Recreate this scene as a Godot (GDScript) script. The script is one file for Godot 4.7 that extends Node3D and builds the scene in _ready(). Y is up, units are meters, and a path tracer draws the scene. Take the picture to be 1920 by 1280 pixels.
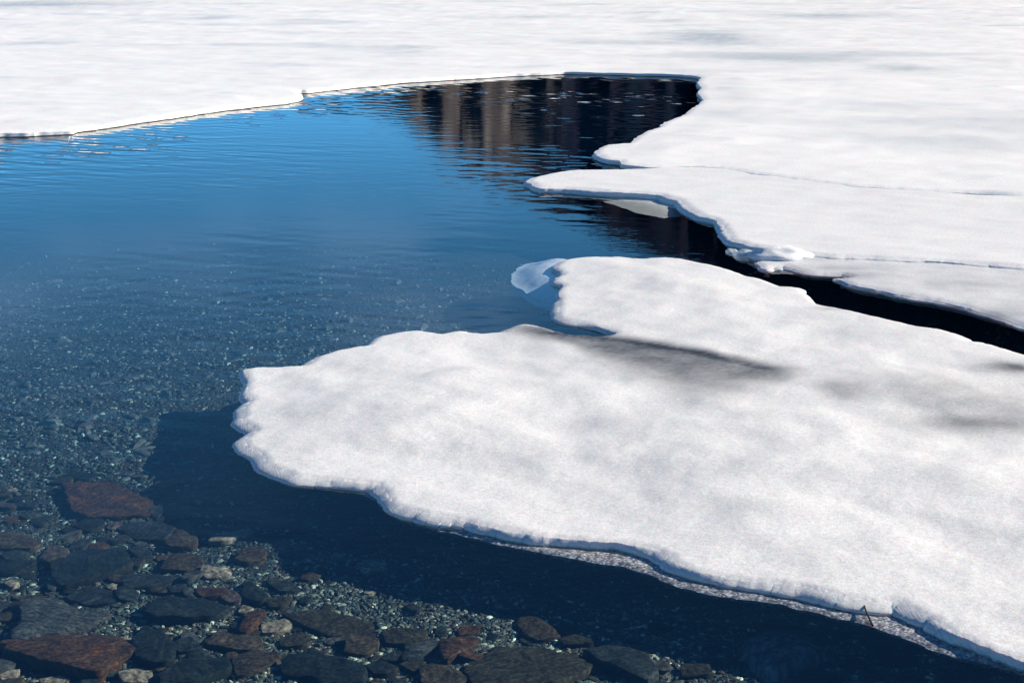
extends Node3D
# A half-frozen mountain lake: melting ice sheets round a pool of clear blue water over a bed of slate stones.
const EYE := 2.2            # camera height above the water
const FOCAL := 2667.0       # focal length in pixels of a 1920 wide frame
const TILT := 15.1          # degrees that the camera looks down
var M := {}
var names := {}
var rng := RandomNumberGenerator.new()
var n_warp := FastNoiseLite.new()
var n_und := FastNoiseLite.new()
var n_fine := FastNoiseLite.new()
var n_bed := FastNoiseLite.new()
var n_rock := FastNoiseLite.new()

func _ready():
	rng.seed = 71
	set_view_and_light()
	set_noises()
	make_materials()
	make_mountain()
	make_ground()
	make_lake_bed()
	make_water()
	make_snow_field()
	make_tongue()
	make_wet_shelf()
	make_floe()
	make_chunks()
	make_twig()
	make_stones()
	make_gravel()

# ---------------------------------------------------------------- camera, sky, sun
func set_view_and_light():
	var cam := Camera3D.new()
	cam.name = "camera"
	cam.fov = rad_to_deg(2.0 * atan(640.0 / FOCAL))
	cam.near = 0.05
	cam.far = 6000.0
	cam.position = Vector3(0, EYE, 0)
	cam.rotation_degrees.x = -TILT
	add_child(cam)
	var sky := ProceduralSkyMaterial.new()
	sky.sky_top_color = lin(0.006, 0.019, 0.052)
	sky.sky_horizon_color = lin(0.072, 0.29, 0.54)
	sky.sky_curve = 0.10
	sky.sky_energy_multiplier = 1.5
	sky.ground_bottom_color = lin(0.5, 0.55, 0.62)
	sky.ground_horizon_color = lin(0.5, 0.55, 0.62)
	sky.sun_angle_max = 12.0
	sky.sky_cover = thin_clouds()
	var s := Sky.new()
	s.sky_material = sky
	var env := Environment.new()
	env.background_mode = Environment.BG_SKY
	env.sky = s
	env.tonemap_mode = Environment.TONE_MAPPER_LINEAR
	env.tonemap_exposure = 1.95
	env.sdfgi_enabled = true
	env.ssao_enabled = true
	env.ssil_enabled = true
	env.volumetric_fog_enabled = true
	env.volumetric_fog_density = 0.0
	var we := WorldEnvironment.new()
	we.name = "world"
	we.environment = env
	add_child(we)
	var sun := DirectionalLight3D.new()
	sun.name = "sun"
	sun.light_energy = 1.6
	sun.light_color = Color(1.0, 0.963, 0.905)
	sun.light_angular_distance = 0.5
	sun.shadow_enabled = true
	add_child(sun)
	var az := deg_to_rad(80.0)     # to the right of the view, a little beyond
	var el := deg_to_rad(27.0)
	var to_sun := Vector3(sin(az) * cos(el), sin(el), -cos(az) * cos(el))
	sun.look_at_from_position(to_sun * 50.0, Vector3.ZERO, Vector3.UP)

func thin_clouds() -> Texture2D:
	var w := 512
	var h := 256
	var n := FastNoiseLite.new()
	n.seed = 5
	n.frequency = 1.0
	n.fractal_octaves = 5
	var d := PackedByteArray()
	d.resize(w * h * 4)
	for y in h:
		var lat := (0.5 - (y + 0.5) / h) * PI
		for x in w:
			var lon := (x + 0.5) / w * TAU
			var v := Vector3(cos(lon) * cos(lat), sin(lat) * 4.0, sin(lon) * cos(lat)) * 3.0
			var c: float = clampf(n.get_noise_3dv(v) * 1.7 + 0.02, 0.0, 1.0)
			var i := (y * w + x) * 4
			d[i] = 175
			d[i + 1] = 195
			d[i + 2] = 220
			d[i + 3] = int(clampf(c * 2.4 - 0.35, 0.0, 1.0) * 26.0 * smoothstep(0.08, 0.18, sin(lat)) * smoothstep(0.42, 0.25, sin(lat)))
	return ImageTexture.create_from_image(Image.create_from_data(w, h, false, Image.FORMAT_RGBA8, d))

# ---------------------------------------------------------------- small helpers
func lin(r: float, g: float, b: float) -> Color:
	return Color(r, g, b).linear_to_srgb()

func at(px: float, py: float, height: float) -> Vector3:
	# the point at that height which a ray through a pixel of the 1920 x 1280 frame meets
	var d := Vector3((px - 960.0) / FOCAL, -(py - 640.0) / FOCAL, -1.0).rotated(Vector3.RIGHT, deg_to_rad(-TILT))
	var t: float = (height - EYE) / d.y
	return Vector3(d.x * t, height, d.z * t)

func flat(pts: Array, height: float) -> PackedVector2Array:
	var out := PackedVector2Array()
	for i in range(0, pts.size(), 2):
		var p := at(pts[i], pts[i + 1], height)
		out.append(Vector2(p.x, p.z))
	return out

func tag(o: Node, label: String, category := "", group := "", kind := ""):
	if label: o.set_meta("label", label)
	if category: o.set_meta("category", category)
	if group: o.set_meta("group", group)
	if kind: o.set_meta("kind", kind)

func numbered(called: String) -> String:
	var k: int = names.get(called, 0)
	names[called] = k + 1
	return called if k == 0 else "%s_%03d" % [called, k]

func put(called: String, mesh: Mesh, mat: Material, parent: Node = null, where := Vector3.ZERO) -> MeshInstance3D:
	var o := MeshInstance3D.new()
	o.mesh = mesh
	o.material_override = mat
	o.position = where
	o.cast_shadow = GeometryInstance3D.SHADOW_CASTING_SETTING_ON
	if parent == null:
		o.name = numbered(called)
		add_child(o, true)
	else:
		o.name = called
		parent.add_child(o, true)
	return o

func thing(called: String, where: Vector3, label: String, category: String, group := "") -> Node3D:
	var o := Node3D.new()
	o.name = numbered(called)
	o.position = where
	add_child(o, true)
	tag(o, label, category, group)
	return o

func smooth_mesh(v: PackedVector3Array, idx: PackedInt32Array, col := PackedColorArray(), uv := PackedVector2Array(), top_corners := 0, top_points := 0) -> ArrayMesh:
	var a := []
	a.resize(Mesh.ARRAY_MAX)
	a[Mesh.ARRAY_VERTEX] = v
	a[Mesh.ARRAY_INDEX] = idx
	if col.size(): a[Mesh.ARRAY_COLOR] = col
	if uv.size(): a[Mesh.ARRAY_TEX_UV] = uv
	# area-weighted vertex normals
	var nn := PackedVector3Array()
	nn.resize(v.size())
	for i in range(0, idx.size(), 3):
		var c := (v[idx[i + 2]] - v[idx[i]]).cross(v[idx[i + 1]] - v[idx[i]])
		for j in 3:
			# past the top's own faces, points of the top are left as they are
			if i < top_corners or idx[i + j] >= top_points: nn[idx[i + j]] += c
	for i in nn.size():
		nn[i] = nn[i].normalized() if nn[i].length_squared() > 0.0 else Vector3.UP
	a[Mesh.ARRAY_NORMAL] = nn
	var m := ArrayMesh.new()
	m.add_surface_from_arrays(Mesh.PRIMITIVE_TRIANGLES, a)
	return m

func set_noises():
	for p in [[n_warp, 11, 1.0, 3], [n_und, 23, 1.0, 3], [n_fine, 37, 1.0, 2], [n_bed, 41, 1.0, 3], [n_rock, 53, 1.0, 4]]:
		var n: FastNoiseLite = p[0]
		n.noise_type = FastNoiseLite.TYPE_SIMPLEX_SMOOTH
		n.seed = p[1]
		n.frequency = p[2]
		n.fractal_octaves = p[3]

# ---------------------------------------------------------------- materials
func grey_image(w: int, h: int, f: Callable) -> Image:
	var d := PackedByteArray()
	d.resize(w * h)
	for y in h:
		for x in w:
			d[y * w + x] = int(clampf((f as Callable).call(x, y), 0.0, 1.0) * 255.0)
	return Image.create_from_data(w, h, false, Image.FORMAT_L8, d)

func make_materials():
	var r := RandomNumberGenerator.new()
	r.seed = 3
	var fine := FastNoiseLite.new()
	fine.seed = 8
	fine.frequency = 0.09
	fine.fractal_octaves = 3
	# snow grain: pale crystals of uneven brightness, 2 mm each; sparkle glints painted in
	var grain := grey_image(1024, 1024, func(x, y): return 0.86 + 0.05 * fine.get_noise_2d(x, y) + r.randfn(0.0, 0.04) + (0.3 if r.randf() < 0.006 else 0.0))
	var bumps := grey_image(1024, 1024, func(x, y): return 0.5 + 0.28 * fine.get_noise_2d(x * 1.7, y * 1.7) + r.randf_range(-0.2, 0.2))
	var gt := ImageTexture.create_from_image(grain)
	var bt := ImageTexture.create_from_image(bumps)
	var snow := StandardMaterial3D.new()
	snow.resource_name = "snow"
	snow.vertex_color_use_as_albedo = true
	snow.albedo_texture = gt
	snow.roughness = 0.55
	snow.metallic_specular = 0.4
	snow.heightmap_enabled = true
	snow.heightmap_texture = bt
	snow.heightmap_scale = 0.09
	snow.subsurf_scatter_enabled = true
	snow.subsurf_scatter_strength = 0.4
	M.snow = snow
	var foot := snow.duplicate()
	foot.resource_name = "ice_under_water"
	M.foot = foot
	var rim := snow.duplicate()
	rim.resource_name = "wet_ice"
	rim.roughness = 0.35
	rim.subsurf_scatter_strength = 0.5
	var slush := grey_image(512, 512, func(x, y): return clampf(0.52 + r.randfn(0.0, 0.13) + 0.25 * fine.get_noise_2d(x * 2.0, y * 2.0), 0.2, 1.0) if (x * 7 + y * 13) % 3 > 0 or r.randf() > 0.3 else 1.0)
	rim.albedo_texture = ImageTexture.create_from_image(slush)
	M.rim = rim
	var ice := StandardMaterial3D.new()
	ice.resource_name = "clear_ice"
	ice.albedo_color = Color(lin(0.55, 0.66, 0.72), 0.55)
	ice.transparency = BaseMaterial3D.TRANSPARENCY_ALPHA
	ice.roughness = 0.3
	M.ice = ice
	# layered slate: grain drawn out along the stone
	var sl := FastNoiseLite.new()
	sl.seed = 19
	sl.frequency = 0.02
	sl.fractal_octaves = 5
	var slate := grey_image(512, 512, func(x, y): return 0.66 + 0.30 * sl.get_noise_2d(x * 0.8, y * 2.4) + 0.34 * sl.get_noise_2d(x * 3.0 + 900.0, y * 3.0) + r.randfn(0.0, 0.09))
	var st := ImageTexture.create_from_image(slate)
	M.slate_texture = st
	var stone := StandardMaterial3D.new()
	stone.resource_name = "wet_slate"
	stone.vertex_color_use_as_albedo = true
	stone.albedo_texture = st
	stone.roughness = 0.6
	stone.metallic_specular = 0.3
	stone.heightmap_enabled = true
	stone.heightmap_texture = st
	stone.heightmap_scale = 0.2
	M.stone = stone
	var bed := StandardMaterial3D.new()
	bed.resource_name = "lake_bed_grit"
	bed.vertex_color_use_as_albedo = true
	var bn := grey_image(512, 512, func(x, y): return 0.5 + 0.3 * fine.get_noise_2d(x * 1.5, y * 1.5) + r.randfn(0.0, 0.14))
	bed.albedo_texture = ImageTexture.create_from_image(bn)
	bed.roughness = 0.85
	M.bed = bed
	var water := StandardMaterial3D.new()
	water.resource_name = "water_surface"
	water.albedo_color = Color(lin(0.0, 0.03, 0.08), 0.02)
	water.transparency = BaseMaterial3D.TRANSPARENCY_ALPHA
	water.roughness = 0.0
	water.metallic_specular = 0.46
	var rip := FastNoiseLite.new()
	rip.seed = 77
	rip.frequency = 0.02
	rip.fractal_octaves = 3
	water.heightmap_enabled = true
	water.heightmap_texture = ImageTexture.create_from_image(grey_image(768, 768, func(x, y): return 0.5 + 0.45 * rip.get_noise_2d(x * 0.9, y * 2.6)))
	water.heightmap_scale = 0.03
	M.water = water
	var rock := StandardMaterial3D.new()
	rock.resource_name = "mountain_rock"
	rock.vertex_color_use_as_albedo = true
	rock.roughness = 0.95
	rock.metallic_specular = 0.08
	M.rock = rock
	var far := StandardMaterial3D.new()
	far.resource_name = "far_snow"
	far.albedo_color = lin(0.78, 0.80, 0.83)
	far.roughness = 0.8
	M.far = far

# ---------------------------------------------------------------- far setting
func skyline(az: float) -> float:
	# degrees that the crest stands above the horizon in a direction (degrees right of the view)
	var k := [[-75, 3.0], [-30, 3.2], [-12, 3.6], [-7.5, 4.6], [-5, 5.9], [-2.5, 7.4], [0.5, 8.9], [3, 10.3], [5.5, 11.4], [8, 12.6], [12, 14.6], [20, 17.2], [27, 18.0], [40, 14.0], [55, 10.0], [80, 7.0]]
	for i in k.size() - 1:
		if az <= k[i + 1][0]:
			var t: float = (az - k[i][0]) / (k[i + 1][0] - k[i][0])
			return lerpf(k[i][1], k[i + 1][1], clampf(t, 0.0, 1.0))
	return 7.0

func make_mountain():
	var v := PackedVector3Array()
	var c := PackedColorArray()
	var idx := PackedInt32Array()
	var cols := 620
	var rows := 40
	for i in cols + 1:
		var az := -75.0 + 155.0 * i / cols
		var a := deg_to_rad(az)
		var crest := skyline(az) + 0.5 * n_rock.get_noise_1d(az * 0.35) + 0.22 * n_rock.get_noise_1d(az * 2.1 + 50.0)
		for j in rows + 1:
			var t := float(j) / rows
			var gully := n_rock.get_noise_2d(az * 0.55, t * 0.8)
			var near := lerpf(0.5, 1.35, smoothstep(-9.0, 13.0, az))
			var rr := 470.0 + 330.0 * t + 55.0 * gully * sin(t * PI) + 40.0 * n_rock.get_noise_2d(az * 2.5, t * 2.0 + 30.0) * sin(t * PI)
			rr *= near
			var hgt := tan(deg_to_rad(crest)) * 800.0 * near * (0.25 * t + 0.75 * pow(t, 1.25))
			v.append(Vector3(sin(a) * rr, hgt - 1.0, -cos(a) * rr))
			var streak := n_rock.get_noise_2d(az * 1.6 + 200.0, t * 0.7)
			var pale := smoothstep(0.18, 0.42, n_rock.get_noise_2d(az * 3.4 + 500.0, t * 3.0))
			var dark := smoothstep(0.0, 0.4, streak)
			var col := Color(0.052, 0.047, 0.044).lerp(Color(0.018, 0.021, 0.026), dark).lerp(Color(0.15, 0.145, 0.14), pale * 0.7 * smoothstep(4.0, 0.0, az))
			c.append(col.lerp(Color(0.006, 0.009, 0.016), 0.95 * smoothstep(-0.5, 2.6, az)))  # shade of the right-hand side is put into the rock colour
	for i in cols:
		for j in rows:
			var k := i * (rows + 1) + j
			idx.append_array([k, k + 1, k + rows + 1, k + 1, k + rows + 2, k + rows + 1])
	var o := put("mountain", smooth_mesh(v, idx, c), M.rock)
	tag(o, "dark rocky mountainside beyond the frozen lake, seen only mirrored in the open water", "mountain", "", "structure")

func make_ground():
	var p := PlaneMesh.new()
	p.size = Vector2(8000, 8000)
	var o := put("ground", p, M.far, null, Vector3(0, -6.0, 0))
	tag(o, "snowy ground reaching to the horizon under the frozen lake", "ground", "", "structure")

# ---------------------------------------------------------------- lake bed
func bed_height(x: float, z: float) -> float:
	var d := -z
	var y := -0.195
	if d < 3.0:
		y = lerpf(-0.195, 0.9, pow((3.0 - d) / 8.0, 1.1))
	elif d < 7.0:
		y = lerpf(-0.195, -0.225, (d - 3.0) / 4.0)
	elif d < 12.0:
		y = lerpf(-0.225, -0.43, pow((d - 7.0) / 5.0, 1.4))
	else:
		y = -0.43 - 0.06 * (d - 12.0) - 0.008 * (d - 12.0) * (d - 12.0)
	y -= 0.03 * smoothstep(1.0, 4.0, x)
	return maxf(y, -4.0) + 0.025 * n_bed.get_noise_2d(x * 0.8, z * 0.8) + 0.010 * n_bed.get_noise_2d(x * 4.0, z * 4.0)

func make_lake_bed():
	var v := PackedVector3Array()
	var c := PackedColorArray()
	var uv := PackedVector2Array()
	var idx := PackedInt32Array()
	var cols := 200
	var zs := []
	var z := 5.0
	while z > -2.0:
		zs.append(z)
		z -= 0.25
	var d := 2.0
	while d < 70.0:
		zs.append(-d)
		d *= 1.012
	for zz in zs:
		for i in cols + 1:
			var x: float = lerpf(-1.0, 1.0, float(i) / cols) * (3.5 + 0.62 * absf(zz))
			v.append(Vector3(x, bed_height(x, zz), zz))
			var k := 0.5 + 0.5 * n_bed.get_noise_2d(x * 2.0 + 40.0, zz * 2.0)
			c.append(Color(0.006, 0.030, 0.038).lerp(Color(0.012, 0.045, 0.055), k))
			uv.append(Vector2(x, zz) * 1.3)
	for j in zs.size() - 1:
		for i in cols:
			var k := j * (cols + 1) + i
			idx.append_array([k, k + cols + 1, k + 1, k + 1, k + cols + 1, k + cols + 2])
	var o := put("lake_bed", smooth_mesh(v, idx, c, uv), M.bed)
	tag(o, "grey gritty lake bed sloping away under the clear water", "lake bed", "", "structure")

# ---------------------------------------------------------------- water
func make_water():
	var waves := []
	var r := RandomNumberGenerator.new()
	r.seed = 99
	for i in 26:
		var len := 0.16 * pow(5.0, r.randf())
		var dir := deg_to_rad(r.randfn(97.0, 17.0))
		var k := TAU / len
		waves.append([k * cos(dir), k * sin(dir), r.randf() * TAU, 0.0048 * r.randf_range(0.5, 1.2)])
	var v := PackedVector3Array()
	var nn := PackedVector3Array()
	var uv := PackedVector2Array()
	var idx := PackedInt32Array()
	var us := 340
	var ds := []
	var d := 1.6
	while d < 36.0:
		ds.append(d)
		d *= 1.0065
	for dd in ds:
		for i in us + 1:
			var x: float = lerpf(-0.62, 0.62, float(i) / us) * dd
			var z: float = -dd
			v.append(Vector3(x, 0.0, z))
			uv.append(Vector2(x, z) / 2.6)
			var sx := 0.0
			var sz := 0.0
			for w in waves:
				var ph: float = w[0] * x + w[1] * z + w[2]
				var s: float = w[3] * cos(ph)
				sx += s * w[0] / 12.0
				sz += s * w[1] / 12.0
			var wind: float = clampf(0.55 + 1.1 * n_und.get_noise_2d(x * 0.16 + 7.0, z * 0.11), 0.12, 1.25)
			wind *= 0.28 + 0.72 * smoothstep(9.0, 15.0, dd) + 0.5 * smoothstep(12.0, 18.0, dd)
			nn.append(Vector3(-sx * wind * 1.0, 1.0, -sz * wind * 1.0).normalized())
	for j in ds.size() - 1:
		for i in us:
			var k := j * (us + 1) + i
			idx.append_array([k, k + us + 1, k + 1, k + 1, k + us + 1, k + us + 2])
	var a := []
	a.resize(Mesh.ARRAY_MAX)
	a[Mesh.ARRAY_VERTEX] = v
	a[Mesh.ARRAY_NORMAL] = nn
	a[Mesh.ARRAY_TEX_UV] = uv
	a[Mesh.ARRAY_INDEX] = idx
	var m := ArrayMesh.new()
	m.add_surface_from_arrays(Mesh.PRIMITIVE_TRIANGLES, a)
	var o := put("water", m, M.water)
	tag(o, "rippled clear blue lake water between the ice sheets", "water", "", "structure")
	var f := FogVolume.new()
	f.name = "water_body"
	f.shape = RenderingServer.FOG_VOLUME_SHAPE_BOX
	f.size = Vector3(44.0, 5.0, 36.0)
	f.position = Vector3(0, -2.504, -19.0)
	var fm := FogMaterial.new()
	fm.albedo = lin(0.001, 0.014, 0.04)
	fm.density = 0.28
	f.material = fm
	add_child(f)
	tag(f, "blue body of the lake water under its surface", "water", "", "structure")

# ---------------------------------------------------------------- ice plates
func edge_distance(p: Vector2, poly: PackedVector2Array) -> float:
	var best := 1e9
	var n := poly.size()
	for i in n:
		var a := poly[i]
		var e := poly[(i + 1) % n] - a
		var w := p - a
		var t: float = clampf(w.dot(e) / e.length_squared(), 0.0, 1.0)
		best = minf(best, (w - e * t).length_squared())
	var s := sqrt(best)
	return s if Geometry2D.is_point_in_polygon(p, poly) else -s

# A plate of ice over the area of a polygon. Rows run away from the shore at distances that grow by a fixed ratio, columns fan out, so the mesh is as fine as it needs to be.
# o: u0, u1, du, d0, d1, ratio; warp (raggedness of the edge), top (Callable x, z, d -> height), tint (Callable x, z, d -> Color), rings [[outwards, height or null = relative drop], ...]
func plate(poly: PackedVector2Array, o: Dictionary) -> ArrayMesh:
	var us := int((o.u1 - o.u0) / o.du)
	var ds := PackedFloat32Array()
	var d: float = o.d0
	while d < o.d1:
		ds.append(d)
		d *= 1.0 + o.ratio * (1.0 + maxf(0.0, d - o.get("coarse", 1e6)) * 0.01)
	var nd := ds.size()
	var w := us + 1
	var dist := PackedFloat32Array()
	dist.resize(w * nd)
	dist.fill(-9.0)
	# coarse distances first, exact ones only near the edge
	var stride := 5
	var cw := us / stride + 2
	var ch := nd / stride + 2
	var coarse := PackedFloat32Array()
	coarse.resize(cw * ch)
	for j in ch:
		var dd: float = ds[mini(j * stride, nd - 1)]
		for i in cw:
			coarse[j * cw + i] = edge_distance(Vector2((o.u0 + o.du * mini(i * stride, us)) * dd, -dd), poly)
	for j in nd:
		var dd := ds[j]
		var cj := j / stride
		var fj := float(j % stride) / stride
		for i in w:
			var ci := i / stride
			var fi := float(i % stride) / stride
			var q := cj * cw + ci
			var g: float = lerpf(lerpf(coarse[q], coarse[q + 1], fi), lerpf(coarse[q + cw], coarse[q + cw + 1], fi), fj)
			var x: float = (o.u0 + o.du * i) * dd
			if absf(g) < 0.3:
				g = edge_distance(Vector2(x, -dd), poly)
			if absf(g) < 0.5:
				g += o.warp * (n_warp.get_noise_2d(x * 3.2, dd * 3.2) + 0.5 * n_warp.get_noise_2d(x * 11.0 + 60.0, dd * 11.0) + 0.22 * n_warp.get_noise_2d(x * 34.0, dd * 34.0 + 90.0))
			dist[j * w + i] = g
	var v := PackedVector3Array()
	var c := PackedColorArray()
	var uv := PackedVector2Array()
	var idx := PackedInt32Array()
	var corner := PackedInt32Array()
	corner.resize(w * nd)
	corner.fill(-1)
	var cut := {}
	var segs := []
	var norm := {}
	var top: Callable = o.top
	var tint: Callable = o.tint
	for j in nd - 1:
		for i in us:
			var k := j * w + i
			var ks := [k, k + 1, k + w + 1, k + w]
			var ins := 0
			for q in ks:
				if dist[q] > 0.0: ins += 1
			if ins == 0: continue
			var loop := []
			var crossing := []
			for e in 4:
				var qa: int = ks[e]
				var qb: int = ks[(e + 1) % 4]
				var da := dist[qa]
				var db := dist[qb]
				if da > 0.0:
					if corner[qa] < 0:
						var dd := ds[qa / w]
						var x: float = (o.u0 + o.du * (qa % w)) * dd
						corner[qa] = v.size()
						v.append(Vector3(x, (top as Callable).call(x, -dd, da), -dd))
						c.append((tint as Callable).call(x, -dd, da))
						uv.append(Vector2(x, dd) * 0.34)
					loop.append(corner[qa])
				if (da > 0.0) != (db > 0.0):
					var key: int = (mini(qa, qb) << 1) | (1 if absi(qa - qb) > 1 else 0)
					if not cut.has(key):
						var t := da / (da - db)
						var d1 := ds[qa / w]
						var d2 := ds[qb / w]
						var p: Vector2 = Vector2((o.u0 + o.du * (qa % w)) * d1, -d1).lerp(Vector2((o.u0 + o.du * (qb % w)) * d2, -d2), t)
						cut[key] = v.size()
						v.append(Vector3(p.x, (top as Callable).call(p.x, p.y, 0.0), p.y))
						c.append((tint as Callable).call(p.x, p.y, 0.0))
						uv.append(Vector2(p.x, -p.y) * 0.34)
					loop.append(cut[key])
					crossing.append([cut[key], da > 0.0])
			for t in range(1, loop.size() - 1):
				idx.append_array([loop[0], loop[t + 1], loop[t]])
			for s in range(0, crossing.size() - 1, 2):
				# runs from where the loop leaves the inside to where it comes back
				var first: int = crossing[s][0] if crossing[s][1] else crossing[s + 1][0]
				var last: int = crossing[s + 1][0] if crossing[s][1] else crossing[s][0]
				segs.append([first, last])
				var e3 := v[last] - v[first]
				var out := Vector2(e3.z, -e3.x)
				# point away from the inside
				var mid := 0.5 * (v[first] + v[last])
				var inner := Vector3.ZERO
				for q in loop: inner += v[q]
				inner /= loop.size()
				if out.dot(Vector2(mid.x - inner.x, mid.z - inner.z)) < 0.0: out = -out
				norm[first] = norm.get(first, Vector2.ZERO) + out
				norm[last] = norm.get(last, Vector2.ZERO) + out
	# skirt
	var rings: Array = o.rings
	var top_corners := idx.size()
	var top_points := v.size()
	var chain := {}
	for q in norm:
		var n: Vector2 = norm[q].normalized()
		var p := v[q]
		var ids := [q]
		var lip: float = clampf(0.7 + 1.3 * n_warp.get_noise_2d(p.x * 0.9 + 300.0, p.z * 0.9), 0.0, 1.0)
		for rg in rings:
			var off: float = rg[0] * (lip if rg[0] > 0.0 else 1.0)
			off += 0.25 * o.warp * n_warp.get_noise_2d(p.x * 24.0, p.z * 24.0 + rg[1] * 40.0)
			var y: float = p.y + rg[1] if rg[2] else rg[1]
			ids.append(v.size())
			v.append(Vector3(p.x + n.x * off, y, p.z + n.y * off))
			c.append(c[q] * (rg[3] as Color))
			uv.append(uv[q] + Vector2(0.0, p.y - y) * 0.5 + n * off * 0.5)
		chain[q] = ids
	for s in segs:
		var a: Array = chain[s[0]]
		var b: Array = chain[s[1]]
		# every face of the skirt looks outwards
		var across: Vector2 = norm[s[0]]
		var face := (v[b[0]] - v[a[0]]).cross(Vector3.DOWN)
		if Vector2(face.x, face.z).dot(across) < 0.0:
			var t := a
			a = b
			b = t
		for k in rings.size():
			idx.append_array([a[k], b[k + 1], b[k], a[k], a[k + 1], b[k + 1]])
	return smooth_mesh(v, idx, c, uv, top_corners, top_points)

func undulation(x: float, z: float) -> float:
	return n_und.get_noise_2d(x * 0.42, z * 0.55)

var A_EDGE := [-900, 268, -300, 262, -60, 252, 0, 248, 50, 247, 90, 245, 130, 243, 150, 238, 200, 232, 260, 222, 330, 213, 370, 207, 420, 200, 480, 193, 530, 188, 560, 183, 567, 177, 553, 168,
	575, 168, 640, 161, 700, 155, 760, 149, 830, 145, 900, 141, 960, 137, 1020, 135, 1060, 133, 1120, 134, 1200, 136, 1260, 137, 1300, 140, 1316, 144, 1308, 155, 1316, 164, 1308, 172, 1319, 185, 1312, 192, 1295, 203,
	1280, 215, 1245, 228, 1236, 237, 1215, 243, 1190, 257, 1185, 266, 1140, 270, 1124, 275, 1114, 285, 1125, 293, 1160, 300, 1166, 306, 1220, 311, 1300, 310, 1340, 312, 1400, 321, 1480, 333, 1600, 347, 1750, 357, 1850, 362, 1990, 367, 2300, 374, 3200, 372]

func make_snow_field():
	var poly := flat(A_EDGE, 0.065)
	poly.append_array([Vector2(420, -40), Vector2(420, -760), Vector2(-420, -760), Vector2(-420, -40)])
	var pools := wet([1330, 70, 90, 14, 0.5, 1480, 106, 150, 10, 0.45, 1700, 126, 70, 8, 0.4, 1540, 28, 130, 5, 0.4, 60, 8, 190, 6, 0.6, 1180, 78, 150, 5, 0.35, 760, 88, 60, 4, 0.35, 70, 80, 60, 4, 0.4, 1880, 358, 40, 8, 0.5, 1010, 30, 60, 3, 0.3, 400, 35, 50, 3, 0.4], 0.1)
	var top := func(x: float, z: float, d: float) -> float:
		var far := smoothstep(10.0, 60.0, -z)
		var y := 0.068 + 0.016 * smoothstep(0.0, 0.8, d) + 0.020 * smoothstep(0.0, 0.5, d) * undulation(x, z) + 0.10 * far * n_und.get_noise_2d(x * 0.09 + 9.0, z * 0.14)
		y += 0.022 * pow(1.0 - absf(n_und.get_noise_2d(x * 0.10 + 50.0 + 0.05 * z, z * 0.38)), 7.0) * smoothstep(0.1, 0.9, d)
		y += 0.008 * n_fine.get_noise_2d(x * 1.3, z * 2.6) + 0.024 * far * n_fine.get_noise_2d(x * 0.7, z * 1.3)
		return y - 0.015 * pow(1.0 - smoothstep(0.0, 0.10, d), 2.0)
	var tint := func(x: float, z: float, d: float) -> Color:
		var k: float = wet_or_shade(pools, x, z)
		var g := 0.5 + 0.5 * n_fine.get_noise_2d(x * 0.25, z * 0.6)
		var col := Color(1.0, 0.995, 0.99).lerp(Color(0.90, 0.905, 0.90), g)
		col = col.lerp(Color(0.70, 0.74, 0.78), 0.75 * smoothstep(0.15, 0.6, n_und.get_noise_2d(x * 0.10 + 33.0, z * 0.2)))
		return col.lerp(Color(0.42, 0.50, 0.57), minf(1.0, 1.6 * k))
	var w := Color.WHITE
	var m := plate(poly, {"u0": -0.52, "u1": 0.62, "du": 0.0024, "d0": 10.3, "d1": 700.0, "ratio": 0.0058, "coarse": 30.0, "warp": 0.03, "top": top, "tint": tint,
		"rings": [[0.002, -0.003, true, w], [0.008, -0.014, true, w], [0.014, 0.030, false, Color(0.90, 0.88, 0.85)], [0.022, 0.014, false, Color(0.88, 0.86, 0.83)], [0.034, 0.007, false, Color(0.95, 0.94, 0.92)], [-0.05, -0.02, false, w], [-0.3, -0.15, false, w]]})
	var o := put("snow_field", m, M.snow)
	tag(o, "wide white snow covered ice sheet filling the far side of the lake and wrapping round the pool", "ice sheet", "", "structure")

# melt-darkened patches and painted shading of dips, as [centre x, centre y, half width, half height, strength] in pixels; kept as places and sizes on the ice
func wet(list: Array, height: float) -> Array:
	var out := []
	for i in range(0, list.size(), 5):
		var p := at(list[i], list[i + 1], height)
		var e := at(list[i] + list[i + 2], list[i + 1], height)
		var f := at(list[i], list[i + 1] + list[i + 3], height)
		out.append([p.x, p.z, absf(e.x - p.x), absf(f.z - p.z), list[i + 4]])
	return out

func wet_or_shade(list: Array, x: float, z: float) -> float:
	var k := 0.0
	for q in list:
		var a: float = (x - q[0]) / q[2]
		var b: float = (z - q[1]) / q[3]
		var e: float = a * a + b * b
		if e < 9.0:
			k = maxf(k, q[4] * exp(-e * (1.0 + 0.5 * n_fine.get_noise_2d(x * 2.0, z * 2.0))))
	return clampf(k * (1.0 + 0.35 * n_fine.get_noise_2d(x * 3.0 + 80.0, z * 4.0)), 0.0, 1.0)

var B_EDGE := [990, 340, 1000, 333, 1030, 325, 1060, 320, 1085, 319, 1110, 318, 1180, 317, 1230, 315, 1300, 308, 1420, 318, 1600, 338, 1850, 354, 2300, 366, 2900, 368,
	2900, 545, 2300, 530, 2050, 510, 1920, 498, 1800, 489, 1700, 485, 1640, 481, 1560, 478, 1490, 471, 1440, 463, 1400, 457, 1372, 448, 1360, 433, 1357, 421, 1340, 411, 1312, 400, 1288, 388, 1277, 376, 1240, 365, 1180, 360, 1130, 357, 1060, 352, 1010, 351]

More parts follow.
